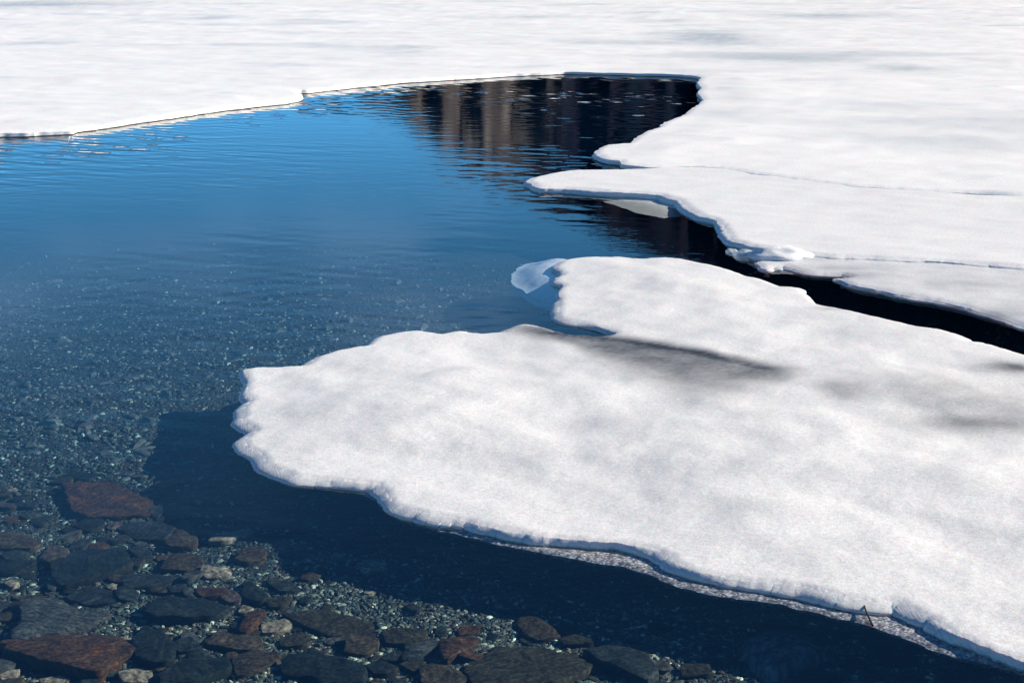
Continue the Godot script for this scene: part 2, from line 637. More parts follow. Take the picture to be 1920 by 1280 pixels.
func make_tongue():
	var o := thing("ice_sheet", at(1500, 400, 0.0), "broad white ice ledge with a rounded tongue reaching left into the dark water", "ice sheet")
	var at0: Vector3 = o.position
	var poly := flat(B_EDGE, 0.045)
	var top := func(x: float, z: float, d: float) -> float:
		return 0.047 + 0.007 * smoothstep(11.5, 13.5, -z) + 0.010 * smoothstep(0.0, 0.6, d) * undulation(x + 30.0, z) + 0.005 * n_fine.get_noise_2d(x * 1.6, z * 2.6) - 0.012 * pow(1.0 - smoothstep(0.0, 0.08, d), 2.0)
	var tint := func(x: float, z: float, d: float) -> Color:
		return Color(0.89, 0.89, 0.89).lerp(Color(0.84, 0.85, 0.865), 0.5 + 0.5 * n_fine.get_noise_2d(x * 0.6, z * 1.2))
	var w := Color.WHITE
	var snow := put("snow_top", plate(poly, {"u0": -0.02, "u1": 0.66, "du": 0.0022, "d0": 9.4, "d1": 15.5, "ratio": 0.0026, "warp": 0.025, "top": top, "tint": tint,
		"rings": [[0.020, -0.004, true, w], [0.040, -0.012, true, Color(0.98, 0.97, 0.96)], [0.054, 0.008, false, Color(0.96, 0.95, 0.93)], [0.060, 0.0, false, Color(0.93, 0.92, 0.90)], [0.050, -0.012, false, w], [-0.12, -0.03, false, w], [-0.3, -0.08, false, w]]}), M.snow, o, -at0)
	var sub := flat([1060, 350, 1100, 364, 1150, 380, 1200, 396, 1240, 404, 1272, 402, 1295, 396, 1330, 412, 1400, 400, 1400, 380, 1200, 345], -0.02)
	var under := func(x: float, z: float, d: float) -> float:
		return -0.010 - 0.03 * pow(1.0 - smoothstep(0.0, 0.4, d), 2.0) + 0.004 * n_fine.get_noise_2d(x * 3.0, z * 3.0)
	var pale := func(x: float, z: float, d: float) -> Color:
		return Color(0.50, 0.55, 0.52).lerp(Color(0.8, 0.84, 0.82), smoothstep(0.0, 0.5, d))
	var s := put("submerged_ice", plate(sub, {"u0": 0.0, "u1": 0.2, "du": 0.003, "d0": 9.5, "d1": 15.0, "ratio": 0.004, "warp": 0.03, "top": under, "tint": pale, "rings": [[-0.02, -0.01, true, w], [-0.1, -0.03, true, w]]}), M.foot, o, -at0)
	tag(s, "pale green ice under the water below the tongue")

var C_EDGE := [1420, 490, 1428, 500, 1440, 503, 1452, 498, 1470, 497, 1495, 502, 1515, 508, 1552, 510, 1582, 511, 1598, 517, 1572, 521, 1588, 528, 1602, 532, 1643, 541, 1683, 549, 1727, 556, 1764, 563, 1797, 569, 1824, 578, 1864, 588, 1895, 598, 1920, 608, 2050, 650, 2400, 720, 2900, 760,
	2900, 535, 2300, 520, 2050, 502, 1920, 490, 1700, 478, 1560, 470, 1490, 466, 1440, 470]

func make_wet_shelf():
	var at0 := at(1700, 520, 0.0)
	var poly := flat(C_EDGE, 0.022)
	var pools := wet([1600, 515, 60, 7, 0.55, 1560, 500, 80, 5, 0.4, 1880, 585, 60, 10, 0.5, 1800, 530, 80, 8, 0.3, 1490, 480, 60, 5, 0.4], 0.03)
	var top := func(x: float, z: float, d: float) -> float:
		return 0.023 + 0.006 * n_und.get_noise_2d(x * 0.9, z * 1.1) + 0.004 * n_fine.get_noise_2d(x * 3.0, z * 4.0) - 0.008 * pow(1.0 - smoothstep(0.0, 0.06, d), 2.0)
	var tint := func(x: float, z: float, d: float) -> Color:
		var col := Color(0.78, 0.785, 0.80).lerp(Color(0.62, 0.64, 0.67), 0.5 + 0.5 * n_fine.get_noise_2d(x * 1.5, z * 2.0))
		return col.lerp(Color(0.22, 0.24, 0.28), wet_or_shade(pools, x, z))
	var w := Color.WHITE
	var o := put("ice_shelf", plate(poly, {"u0": 0.14, "u1": 0.66, "du": 0.0018, "d0": 6.3, "d1": 11.2, "ratio": 0.0026, "warp": 0.022, "top": top, "tint": tint,
		"rings": [[0.020, -0.004, true, w], [0.040, -0.012, true, Color(0.98, 0.97, 0.96)], [0.054, 0.008, false, Color(0.96, 0.95, 0.93)], [0.060, 0.0, false, Color(0.93, 0.92, 0.90)], [0.050, -0.012, false, w], [-0.02, -0.02, false, w], [-0.04, -0.05, false, w]]}), M.snow)
	tag(o, "low wet grey ice shelf with a pointed spur beside the dark channel", "ice shelf")

var D_EDGE := [457, 690, 480, 686, 520, 686, 572, 684, 600, 668, 640, 655, 690, 645, 712, 632, 750, 621, 780, 618, 830, 625, 860, 620, 900, 624, 950, 622, 964, 610, 985, 607, 1010, 611, 1040, 619, 1075, 626, 1120, 629, 1150, 628,
	1160, 624, 1130, 612, 1100, 603, 1070, 598, 1050, 590, 1048, 577, 1054, 560, 1050, 545, 1055, 530, 1045, 526, 1047, 519, 1060, 512, 1045, 500, 1055, 490, 1070, 485, 1100, 481, 1160, 480, 1205, 484, 1250, 482, 1290, 488, 1317, 494, 1350, 501, 1381, 511, 1411, 519, 1434, 527, 1458, 535, 1498, 539, 1508, 549, 1529, 568, 1559, 574,
	1599, 583, 1639, 591, 1683, 602, 1717, 610, 1764, 616, 1797, 628, 1811, 637, 1851, 643, 1885, 653, 1918, 662, 1990, 685, 2100, 725, 2300, 780, 2600, 850,
	2600, 1380, 2300, 1345, 2080, 1290, 1920, 1235, 1870, 1220, 1830, 1205, 1790, 1186, 1757, 1166, 1752, 1158, 1720, 1143, 1690, 1126, 1640, 1121, 1600, 1117, 1550, 1105, 1500, 1096, 1450, 1090, 1400, 1085, 1340, 1075, 1290, 1062, 1259, 1049, 1262, 1040, 1240, 1030, 1200, 1022, 1150, 1015, 1100, 1012, 1050, 1005, 1000, 1000, 950, 992, 900, 980, 850, 970, 800, 960, 745, 945, 725, 925, 712, 905, 690, 902, 640, 899, 600, 893, 560, 889, 520, 879, 500, 867, 490, 850, 463, 833, 458, 823, 482, 805, 457, 785, 458, 765, 475, 750, 462, 735, 470, 715]
var D_RIM := [480, 720, 472, 748, 452, 782, 450, 796, 474, 814, 454, 836, 466, 850, 495, 874, 540, 897, 590, 908, 640, 917, 685, 928, 712, 952, 760, 977, 830, 998, 900, 1012, 1000, 1034, 1100, 1056, 1170, 1063, 1210, 1078, 1250, 1097, 1320, 1114, 1380, 1124, 1440, 1131, 1500, 1142, 1560, 1159, 1620, 1172, 1680, 1194, 1740, 1216, 1800, 1236, 1900, 1260, 2080, 1322, 2300, 1375, 2600, 1390, 2600, 1100, 1700, 1000, 1200, 900, 700, 820, 560, 760]

func make_floe():
	var at0 := at(1200, 820, 0.0)
	var o := thing("ice_floe", at0, "large thin melting ice floe of two lobes with dark wet hollows between them", "ice floe")
	var poly := flat(D_EDGE, 0.030)
	var dark := wet([1590, 742, 60, 18, 0.40, 1770, 740, 110, 30, 0.30, 1840, 797, 150, 20, 0.5, 1905, 690, 60, 12, 0.7, 1860, 770, 130, 34, 0.35, 1560, 576, 40, 4, 0.25, 1015, 614, 40, 7, 0.8], 0.04)
	var line := flat([930, 612, 1000, 614, 1060, 622, 1150, 632, 1250, 648, 1350, 670, 1440, 688, 1520, 694], 0.04)
	var near := [0.0, 0.10, 0.20, 0.55, 0.72, 0.52, 0.26, 0.10]     # how far the wet ice spreads towards the shore
	var force := [0.0, 0.9, 0.95, 1.0, 1.0, 0.95, 0.85, 0.0]
	var crack := func(x: float, z: float) -> float:
		if x < line[0].x or x > line[7].x + 0.3: return 0.0
		var best := 0.0
		for i in 7:
			var e := line[i + 1] - line[i]
			var t: float = clampf((x - line[i].x) / e.x, 0.0, 1.0)
			if (t <= 0.0 and i > 0) or (t >= 1.0 and i < 6): continue
			var off: float = z - (line[i].y + e.y * t) + 0.05 * n_fine.get_noise_2d(x * 2.5, z * 2.5)
			var f: float = lerpf(force[i], force[i + 1], t)
			var w: float = lerpf(near[i], near[i + 1], t)
			var k: float = exp(-pow(off / 0.10, 2.0)) if off < 0.0 else maxf(exp(-pow(off / 0.2, 2.0)), 0.8 * (1.0 - smoothstep(0.4 * w, 1.9 * w + 0.02, off)))
			best = maxf(best, f * k)
		return best
	var dip_shading := wet([600, 770, 100, 22, 0.22, 900, 690, 80, 14, 0.18, 1120, 790, 120, 18, 0.22, 980, 860, 60, 12, 0.2, 700, 830, 90, 14, 0.14, 1400, 960, 160, 18, 0.16, 1700, 900, 160, 20, 0.18, 1350, 605, 90, 12, 0.12, 1650, 625, 90, 14, 0.2, 1500, 1010, 140, 14, 0.14], 0.05)  # broad grey shading of the dips, painted into the snow tone
	var top := func(x: float, z: float, d: float) -> float:
		var k: float = (crack as Callable).call(x, z)
		var y := 0.032 + 0.035 * smoothstep(0.0, 1.4, d) + 0.038 * smoothstep(-0.1, 0.6, d) * n_und.get_noise_2d(x * 0.62, z * 0.7) + 0.006 * n_fine.get_noise_2d(x * 2.2, z * 2.4) + 0.0016 * n_fine.get_noise_2d(x * 9.0, z * 9.0)
		y = lerpf(y, 0.025, 0.5 * smoothstep(0.0, 1.0, k))
		return y - 0.006 * pow(1.0 - smoothstep(0.0, 0.03, d), 2.0)
	var tint := func(x: float, z: float, d: float) -> Color:
		var g := 0.5 + 0.5 * n_und.get_noise_2d(x * 0.8 + 70.0, z * 1.0)
		var col := Color(0.865, 0.865, 0.865).lerp(Color(0.775, 0.785, 0.795), g)
		col = col.lerp(Color(0.58, 0.61, 0.63), minf(1.0, 1.5 * wet_or_shade(dip_shading, x, z)))
		var k: float = maxf((crack as Callable).call(x, z), wet_or_shade(dark, x, z))
		k = clampf(k * (1.0 + 0.15 * n_fine.get_noise_2d(x * 3.0, z * 3.0) + 0.22 * n_warp.get_noise_2d(x * 60.0, z * 60.0)), 0.0, 1.0)
		return col.lerp(Color(0.035, 0.045, 0.062), pow(k, 0.85))
	var w := Color.WHITE
	put("snow_top", plate(poly, {"u0": -0.22, "u1": 0.66, "du": 0.0026, "d0": 3.2, "d1": 11.4, "ratio": 0.0029, "warp": 0.016, "top": top, "tint": tint,
		"rings": [[0.020, -0.004, true, w], [0.040, -0.012, true, Color(0.98, 0.97, 0.96)], [0.054, 0.008, false, Color(0.96, 0.95, 0.93)], [0.060, 0.0, false, Color(0.93, 0.92, 0.90)], [0.050, -0.012, false, w], [-0.12, -0.03, false, w], [-0.3, -0.08, false, w]]}), M.snow, o, -at0)
	var rim := flat(D_RIM, -0.015)
	var under := func(x: float, z: float, d: float) -> float:
		return -0.006 - 0.006 * pow(1.0 - smoothstep(0.0, 0.03, d), 2.0) + 0.002 * n_fine.get_noise_2d(x * 8.0, z * 8.0)
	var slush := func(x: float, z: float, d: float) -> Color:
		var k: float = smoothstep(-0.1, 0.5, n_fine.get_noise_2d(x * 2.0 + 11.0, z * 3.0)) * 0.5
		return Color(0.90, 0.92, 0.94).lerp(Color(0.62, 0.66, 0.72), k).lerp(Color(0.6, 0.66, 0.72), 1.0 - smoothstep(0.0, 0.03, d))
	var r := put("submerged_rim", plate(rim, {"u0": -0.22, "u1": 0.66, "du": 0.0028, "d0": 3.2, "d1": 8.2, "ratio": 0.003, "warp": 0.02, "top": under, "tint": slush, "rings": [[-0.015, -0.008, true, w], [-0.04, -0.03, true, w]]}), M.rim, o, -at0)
	tag(r, "pale slushy ice rim under the waterline along the near edge")
	var lobe := flat([955, 522, 963, 504, 985, 489, 1020, 483, 1075, 481, 1150, 500, 1120, 590, 1060, 572, 1010, 556, 990, 546, 968, 532], -0.06)
	var deep := func(x: float, z: float, d: float) -> float:
		return -0.012 - 0.07 * pow(1.0 - smoothstep(0.0, 0.40, d), 2.0) + 0.004 * n_fine.get_noise_2d(x * 4.0, z * 4.0)
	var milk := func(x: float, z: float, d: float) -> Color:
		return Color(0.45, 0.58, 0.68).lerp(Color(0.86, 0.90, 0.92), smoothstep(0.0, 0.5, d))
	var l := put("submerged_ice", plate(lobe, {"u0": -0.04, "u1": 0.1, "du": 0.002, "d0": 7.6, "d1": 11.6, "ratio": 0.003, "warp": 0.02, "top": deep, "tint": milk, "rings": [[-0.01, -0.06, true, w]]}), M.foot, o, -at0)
	tag(l, "milky blue ice foot under the water off the upper lobe")

# ---------------------------------------------------------------- loose ice
func lump(r: Vector3, sd: int, rough: float) -> ArrayMesh:
	var v := PackedVector3Array()
	var c := PackedColorArray()
	var uv := PackedVector2Array()
	var idx := PackedInt32Array()
	var rows := 18
	var cols := 28
	for j in rows + 1:
		var a := PI * j / rows
		for i in cols:
			var b := TAU * i / cols
			var p := Vector3(sin(a) * cos(b), cos(a), sin(a) * sin(b))
			var k := 1.0 + rough * n_rock.get_noise_3dv(p * 0.85 + Vector3(sd * 7.0, 0, 0))
			v.append(p * k * r)
			c.append(Color(0.90, 0.91, 0.92))
			uv.append(Vector2(p.x * r.x, p.z * r.z) * 0.5)
	for j in rows:
		for i in cols:
			var p := j * cols + i
			var q := j * cols + (i + 1) % cols
			idx.append_array([p, p + cols, q, q, p + cols, q + cols])
	return smooth_mesh(v, idx, c, uv)

func make_chunks():
	for q in [
		[1462, 486, Vector3(0.23, 0.085, 0.17), "snow", "rounded white snow lump resting on the tip of the wet ice shelf", "snow_lump", "snow lump"],
		[1372, 473, Vector3(0.045, 0.026, 0.04), "ice", "small clear round ice lump floating farthest left in the dark channel", "ice_chunk", "ice chunk"],
		[1398, 480, Vector3(0.095, 0.042, 0.10), "ice", "long clear ice piece floating between the round lump and the white snow lump", "ice_chunk", "ice chunk"],
		[1459, 505, Vector3(0.045, 0.012, 0.05), "ice", "flat grey ice scrap floating just below the white snow lump", "ice_chunk", "ice chunk"]]:
		var p := at(q[0], q[1], 0.0)
		p.y = 0.02 if q[3] == "snow" else 0.004
		var o := put(q[5], lump(q[2], names.size(), 0.30), M.snow if q[3] == "snow" else M.ice, null, p)
		tag(o, q[4], q[6], "loose ice pieces in the dark channel" if q[3] == "ice" else "")

func make_twig():
	var a := at(1621, 1126, 0.012)
	var b := at(1634, 1172, 0.006)
	var dir := b - a
	var side := dir.cross(Vector3.UP).normalized()
	var v := PackedVector3Array()
	var idx := PackedInt32Array()
	var rows := 10
	for j in rows + 1:
		var t := float(j) / rows
		var mid := dir * t + side * 0.006 * sin(t * 4.0) + Vector3.UP * 0.006 * sin(t * PI)
		var rad := lerpf(0.0020, 0.0048, t) * (1.0 + 0.25 * n_rock.get_noise_1d(t * 9.0))
		for i in 6:
			var g := TAU * i / 6.0
			v.append(mid + side * cos(g) * rad + Vector3.UP * sin(g) * rad)
	for j in rows:
		for i in 6:
			var p := j * 6 + i
			var q := j * 6 + (i + 1) % 6
			idx.append_array([p, q, p + 6, q, q + 6, p + 6])
	var bark := StandardMaterial3D.new()
	bark.resource_name = "wet_bark"
	bark.albedo_color = lin(0.018, 0.016, 0.014)
	bark.roughness = 0.6
	var o := put("twig", smooth_mesh(v, idx), bark, null, a)
	tag(o, "thin dark twig frozen across the slushy rim at the floe's lower right edge", "twig")

# ---------------------------------------------------------------- stones
var TONES := {
	"teal": [Color(0.016, 0.034, 0.034), "dark teal"], "olive": [Color(0.048, 0.056, 0.038), "olive grey"], "brown": [Color(0.068, 0.066, 0.046), "brown"], "grey": [Color(0.075, 0.10, 0.10), "grey"],
	"rust": [Color(0.085, 0.056, 0.034), "rust brown"], "pale": [Color(0.34, 0.35, 0.27), "pale tan"], "pink": [Color(0.12, 0.115, 0.11), "pinkish grey"], "slate": [Color(0.030, 0.050, 0.052), "slate grey"]}

# outline in the plane (x, z about its own middle), thickness; a flat stone with broken edges and an uneven top
func slab(outline: PackedVector2Array, thick: float, col: Color, vein: Color, sd: float) -> ArrayMesh:
	var pts := PackedVector2Array()
	var n := outline.size()
	for i in n:
		var a := outline[i]
		var b := outline[(i + 1) % n]
		var k: int = clampi(int(a.distance_to(b) / 0.025), 2, 9)
		for j in k:
			var p := a.lerp(b, float(j) / k)
			# round the corners a little
			if j == 0: p = p.lerp((outline[(i + n - 1) % n] + b) * 0.5, 0.08)
			var s := 1.0 + 0.10 * n_rock.get_noise_2d(p.x * 14.0 + sd, p.y * 14.0) + 0.07 * n_rock.get_noise_2d(p.x * 55.0, p.y * 55.0 + sd)
			pts.append(p * s)
	var m := pts.size()
	var v := PackedVector3Array()
	var c := PackedColorArray()
	var uv := PackedVector2Array()
	var idx := PackedInt32Array()
	var tilt := Vector2(n_rock.get_noise_1d(sd), n_rock.get_noise_1d(sd + 40.0)) * 0.16
	var turn := sd * 2.4
	# the sides and the top are separate strips, so that the broken edge stays sharp
	for ring in [[1.0, -1.0], [1.015, -0.5], [0.99, -0.06], [0.99, -0.06], [0.955, 0.0], [0.8, 0.03], [0.6, 0.05], [0.4, 0.06], [0.2, 0.06]]:
		for p in pts:
			var q: Vector2 = p * ring[0]
			var y: float = thick * ring[1]
			if ring[1] > -0.9:
				y += tilt.dot(q)
				# layers split off the top
				y += 0.22 * thick * (roundf(n_rock.get_noise_2d(q.x * 7.0 + sd, q.y * 7.0) * 4.0) / 4.0 + 0.5 * n_rock.get_noise_2d(q.x * 22.0 + sd, q.y * 22.0))
			v.append(Vector3(q.x, y, q.y))
			var u := q.rotated(turn)
			var k := smoothstep(0.15, 0.55, n_rock.get_noise_2d(u.x * 4.0 + sd, u.y * 13.0 + sd))
			c.append(col.lerp(vein, k) * (1.0 + 0.35 * n_rock.get_noise_2d(q.x * 9.0, q.y * 9.0 + sd)))
			uv.append(Vector2(u.x + sd * 0.37, u.y + (0.0 if ring[0] < 0.99 else y) + sd * 0.21) * 1.5)
	v.append(Vector3(0, thick * 0.06, 0))
	c.append(col)
	uv.append(Vector2(sd * 0.37, sd * 0.21) * 1.5)
	for r in [0, 1, 3, 4, 5, 6, 7]:
		for i in m:
			var a: int = r * m + i
			var b: int = r * m + (i + 1) % m
			idx.append_array([a, a + m, b, b, a + m, b + m])
	for i in m:
		idx.append_array([8 * m + i, v.size() - 1, 8 * m + (i + 1) % m])
	if Geometry2D.is_polygon_clockwise(pts):
		for i in range(0, idx.size(), 3):
			var t := idx[i]
			idx[i] = idx[i + 1]
			idx[i + 1] = t
	return smooth_mesh(v, idx, c, uv)

var hero_outlines := []
var hero_refs := []
# panel (0, 1 or 2: a third of the frame each), tone, thickness, label, short name that neighbours are told by ("" for none), outline
func heroes() -> Array:
	return [
		[0, "rust", 0.030, "reddish rusty slab with an orange left edge, alone amid gravel beside the floe's shadow", "the reddish slab by the floe's shadow", [340, 140, 620, 138, 850, 230, 862, 318, 640, 325, 480, 330, 392, 285]],
		[0, "teal", 0.035, "broad dark teal slab crossed by one thin pale vein", "the teal slab with a pale vein", [262, 592, 420, 530, 690, 520, 745, 600, 560, 660, 330, 712, 292, 682]],
		[0, "grey", 0.040, "large speckled grey slab with a knobbly right end, upslope of the big rust slab", "the speckled grey slab", [98, 800, 250, 790, 345, 797, 430, 855, 560, 840, 622, 872, 480, 950, 300, 1000, 150, 1035, 62, 1040, 50, 990, 120, 930]],
		[0, "rust", 0.045, "biggest rust brown slab, with an orange streak and a sharp right corner", "the biggest rust slab", [-20, 1062, 180, 1020, 560, 978, 700, 1020, 758, 1072, 640, 1170, 545, 1235, 430, 1218, 220, 1160, 60, 1120]],
		[0, "teal", 0.035, "blackish teal stone just right of the biggest rust slab's corner", "", [730, 1010, 900, 978, 990, 1085, 960, 1150, 860, 1172, 745, 1132]],
		[0, "teal", 0.035, "long dark teal slab with an orange brown lower rim", "the long teal slab with a brown rim", [785, 860, 900, 792, 1130, 790, 1285, 852, 1200, 912, 1050, 925, 845, 918]],
		[0, "brown", 0.030, "neat four-sided tan brown slab with straight edges", "the neat tan slab", [880, 618, 952, 540, 1130, 545, 1132, 592, 1050, 622]],
		[0, "slate", 0.022, "wide flat grey slate leaning against a ragged brown one", "the wide grey slate", [640, 382, 760, 345, 900, 350, 980, 402, 900, 455, 760, 452]],
		[0, "brown", 0.022, "ragged grey brown slate beside the pale streaky stone", "", [960, 345, 1050, 335, 1100, 430, 1090, 490, 950, 502, 905, 460, 975, 420]],
		[0, "pale", 0.020, "pale cream streaky stone, brightest on the bed near the shadow edge", "the cream streaky stone", [1150, 472, 1180, 430, 1300, 405, 1400, 390, 1422, 420, 1280, 462]],
		[0, "brown", 0.030, "olive brown block with a dark left flank, right of the neat tan slab", "", [1300, 575, 1350, 512, 1480, 508, 1482, 570, 1350, 592]],
		[0, "pale", 0.018, "rounded grey stone banded with pale stripes like contour lines", "the striped round stone", [1112, 645, 1130, 608, 1200, 615, 1290, 632, 1282, 678, 1150, 690]],
		[0, "teal", 0.030, "blue black arched stone with a pale outer curve", "the arched black stone", [1330, 780, 1370, 705, 1400, 698, 1460, 760, 1500, 795, 1440, 822]],
		[0, "slate", 0.025, "flat grey slab under the teal veined slab, ragged at its right", "", [670, 655, 800, 640, 980, 642, 960, 700, 800, 722, 690, 732]],
		[0, "slate", 0.025, "small square grey stone with a light stripe, left of the rusty bar", "", [930, 722, 1040, 710, 1042, 758, 945, 768]],
		[0, "rust", 0.030, "rusty grey bar-shaped stone with a black gap at its left end", "the rusty bar", [1072, 742, 1180, 738, 1282, 748, 1278, 780, 1122, 800]],
		[0, "rust", 0.030, "leaning reddish brown stone, narrow, between the pale tan stone and a striped one", "the leaning red stone", [1322, 972, 1340, 930, 1380, 870, 1482, 862, 1430, 940, 1380, 980]],
		[0, "brown", 0.030, "flat brown slab with a straight top edge below the leaning red stone", "the straight brown slab", [1130, 1052, 1200, 982, 1450, 990, 1475, 1072, 1330, 1080]],
		[0, "teal", 0.035, "large dark slab at the bottom edge with a rounded left end", "the dark slab at the bottom edge", [870, 1232, 1000, 1150, 1270, 1130, 1292, 1200, 1090, 1272, 890, 1290]],
		[0, "brown", 0.030, "streaky brown slab right of a deep black gap near the bottom edge", "", [1290, 1112, 1400, 1080, 1580, 1100, 1480, 1182, 1310, 1232]],
		[0, "olive", 0.025, "wide olive brown slab with a long dark lower crack", "the wide olive slab", [1560, 872, 1800, 842, 2100, 900, 2110, 985, 1905, 1000, 1830, 972, 1690, 925]],
		[0, "olive", 0.025, "flat olive stone directly below the wide olive slab's left end", "", [1550, 1002, 1700, 960, 1742, 1010, 1700, 1042, 1560, 1052]],
		[0, "teal", 0.045, "tall dark block with a brown top and a black left face at the bottom edge", "the tall dark block", [1562, 1132, 1700, 1098, 1905, 1140, 2050, 1190, 2020, 1300, 1800, 1300, 1740, 1230, 1570, 1220]],
		[0, "pink", 0.022, "pinkish grey wedge touching the teal veined slab", "", [205, 582, 270, 490, 380, 520, 388, 560, 300, 575]],
		[0, "teal", 0.025, "dark half-round stone below the reddish slab", "", [400, 372, 470, 332, 570, 330, 592, 372, 480, 416]],
		[0, "slate", 0.020, "grey slate triangle left of the dark half-round stone", "", [150, 352, 200, 322, 300, 325, 232, 392]],
		[0, "slate", 0.028, "dark rounded stone above the neat tan slab's left corner", "", [700, 492, 800, 470, 862, 542, 792, 566]],
		[0, "teal", 0.025, "long blue black stone upslope of the reddish slab", "", [285, 90, 400, 62, 540, 82, 480, 116]],
		[0, "pale", 0.020, "greyish pale stone right of the biggest rust slab's lowest tip", "", [650, 1212, 760, 1195, 855, 1202, 830, 1262, 680, 1272]],
		[0, "brown", 0.025, "large grey brown stone at the left frame edge above the dark overhang", "", [-20, 440, 110, 440, 242, 490, 180, 532, -20, 530]],
		[0, "pale", 0.018, "small pale pointed stone above the speckled grey slab", "", [12, 702, 70, 680, 110, 710, 52, 732]],
		[0, "slate", 0.024, "mottled grey stone under the thin white splinter", "", [932, 1062, 1060, 1030, 1132, 1082, 1002, 1112]],
		[0, "pale", 0.016, "pale tan flake under the teal veined slab's lower edge", "", [580, 712, 640, 682, 668, 712, 622, 736]],
		[0, "pale", 0.020, "bright tan pebble-sized chip above the leaning red stone", "the bright tan chip", [1320, 872, 1350, 822, 1420, 852, 1365, 880]],
		[0, "pale", 0.018, "greenish stone with pale stripes right of the leaning red stone", "", [1450, 932, 1590, 900, 1632, 930, 1560, 976, 1460, 980]],
		[0, "pale", 0.020, "pale cream stone in the bottom left corner", "", [-20, 1212, 60, 1200, 112, 1192, 80, 1240, 10, 1262]],
		[0, "teal", 0.030, "dark overhanging stone at the left frame edge", "", [-20, 572, 120, 580, 205, 602, 60, 655, -20, 640]],
		[0, "slate", 0.022, "blue grey flat stone right of the arched black stone", "", [1482, 702, 1600, 690, 1682, 742, 1560, 762]],
		[0, "olive", 0.022, "olive flat stone below and right of the arched black stone", "", [1480, 812, 1550, 780, 1622, 790, 1600, 835, 1500, 842]],
		[0, "brown", 0.022, "thin brown slab under the speckled grey slab's upper edge", "", [40, 760, 200, 748, 300, 762, 180, 795]],
		[0, "slate", 0.025, "dark slab tucked between the speckled grey slab and the long teal slab", "", [355, 765, 480, 700, 680, 745, 690, 790, 480, 812]],
		[0, "pale", 0.020, "pale stone in the lower left beside the bottom edge, under the rust slab's shadow", "", [210, 1250, 330, 1225, 400, 1245, 350, 1285, 240, 1290]],
		[1, "rust", 0.040, "rusty brown block with a deep black shadow on its left side", "the rusty block with a black shadow", [545, 1012, 640, 1002, 762, 1012, 740, 1062, 570, 1150, 548, 1100]],
		[1, "olive", 0.040, "biggest olive slab, wide and smooth, at the bottom edge of the picture", "the biggest olive slab", [670, 1192, 860, 1070, 1060, 1062, 1300, 1115, 1402, 1150, 1382, 1202, 1230, 1290, 750, 1300]],
		[1, "brown", 0.028, "grey brown slab half in the floe's shadow with a stepped right end", "the slab half in shadow", [972, 922, 1010, 880, 1090, 880, 1232, 990, 1100, 1012, 1010, 980]],
		[1, "olive", 0.028, "low brown slab left of the rusty block", "", [222, 985, 280, 960, 480, 970, 462, 1050, 240, 1042]],
		[1, "brown", 0.028, "brown streaked stone touching the wide olive slab's right end", "", [20, 1002, 220, 1010, 202, 1062, 130, 1100, 10, 1085]],
		[1, "rust", 0.020, "small flat dark red stone upslope of the rusty block", "", [640, 965, 700, 942, 780, 940, 762, 980, 660, 1000]],
		[1, "brown", 0.028, "brown slab cut off by the bottom edge left of the biggest olive slab", "", [440, 1172, 560, 1170, 722, 1240, 690, 1295, 440, 1295]],
		[1, "pale", 0.030, "pale green rounded stone lying on the rim of the floe's shadow", "the pale green round stone", [78, 600, 140, 570, 260, 570, 250, 622, 120, 636]],
		[1, "slate", 0.028, "dark stone wedged against the rusty block's shadow", "", [332, 1150, 345, 1080, 460, 1090, 452, 1142]],
		[1, "slate", 0.026, "mottled dark stone left of the wedged dark one", "", [205, 1132, 290, 1075, 342, 1090, 322, 1142]],
		[1, "olive", 0.024, "long flat olive stone under the slab half in shadow", "", [1200, 1012, 1300, 998, 1362, 1002, 1420, 1052, 1240, 1052]],
		[1, "slate", 0.045, "large dark grey rock with a black hollow, at the bottom right of the sunlit bed", "the dark rock with a hollow", [1340, 1102, 1420, 1080, 1560, 1090, 1700, 1120, 1765, 1232, 1700, 1295, 1550, 1222, 1430, 1160]],
		[1, "pale", 0.018, "pale rounded pebble at the shadow edge above the dark rock with a hollow", "", [1482, 1052, 1540, 1032, 1582, 1058, 1500, 1074]],
		[1, "teal", 0.025, "teal pebble alone in the shadow, upslope of the dark rock with a hollow", "", [1715, 945, 1780, 918, 1842, 948, 1742, 972]],
		[1, "pale", 0.016, "small pale cube-like pebble in the shadow above the pale green round stone", "", [202, 512, 250, 500, 262, 524, 210, 530]],
		[1, "pale", 0.014, "tiny cream white chip on the very edge of the floe's shadow", "", [848, 822, 890, 812, 915, 828, 870, 836]],
		[2, "grey", 0.090, "big rounded boulder in the shade under the floe's near edge", "the big shaded boulder", [318, 1040, 345, 975, 420, 922, 560, 920, 720, 970, 842, 1042, 822, 1092, 700, 1122, 560, 1185, 400, 1160]],
		[2, "slate", 0.022, "light grey flat stone in the shade just above the big boulder", "", [208, 882, 310, 870, 304, 896, 222, 902]],
		[2, "teal", 0.028, "dark flat stone in the shade right of the big boulder", "", [1090, 1112, 1300, 1118, 1332, 1160, 1180, 1182]],
		[2, "olive", 0.026, "sunlit olive slab at the last corner of the lit bed", "", [-20, 1172, 160, 1180, 172, 1232, -10, 1240]],
		[2, "teal", 0.030, "dark slab at the bottom edge below the big boulder", "", [600, 1262, 750, 1190, 905, 1240, 900, 1295, 640, 1300]],
		[2, "teal", 0.024, "squarish dark stone in the shade between the boulder and the rim of ice", "", [1040, 1062, 1150, 1042, 1162, 1098, 1052, 1102]]]

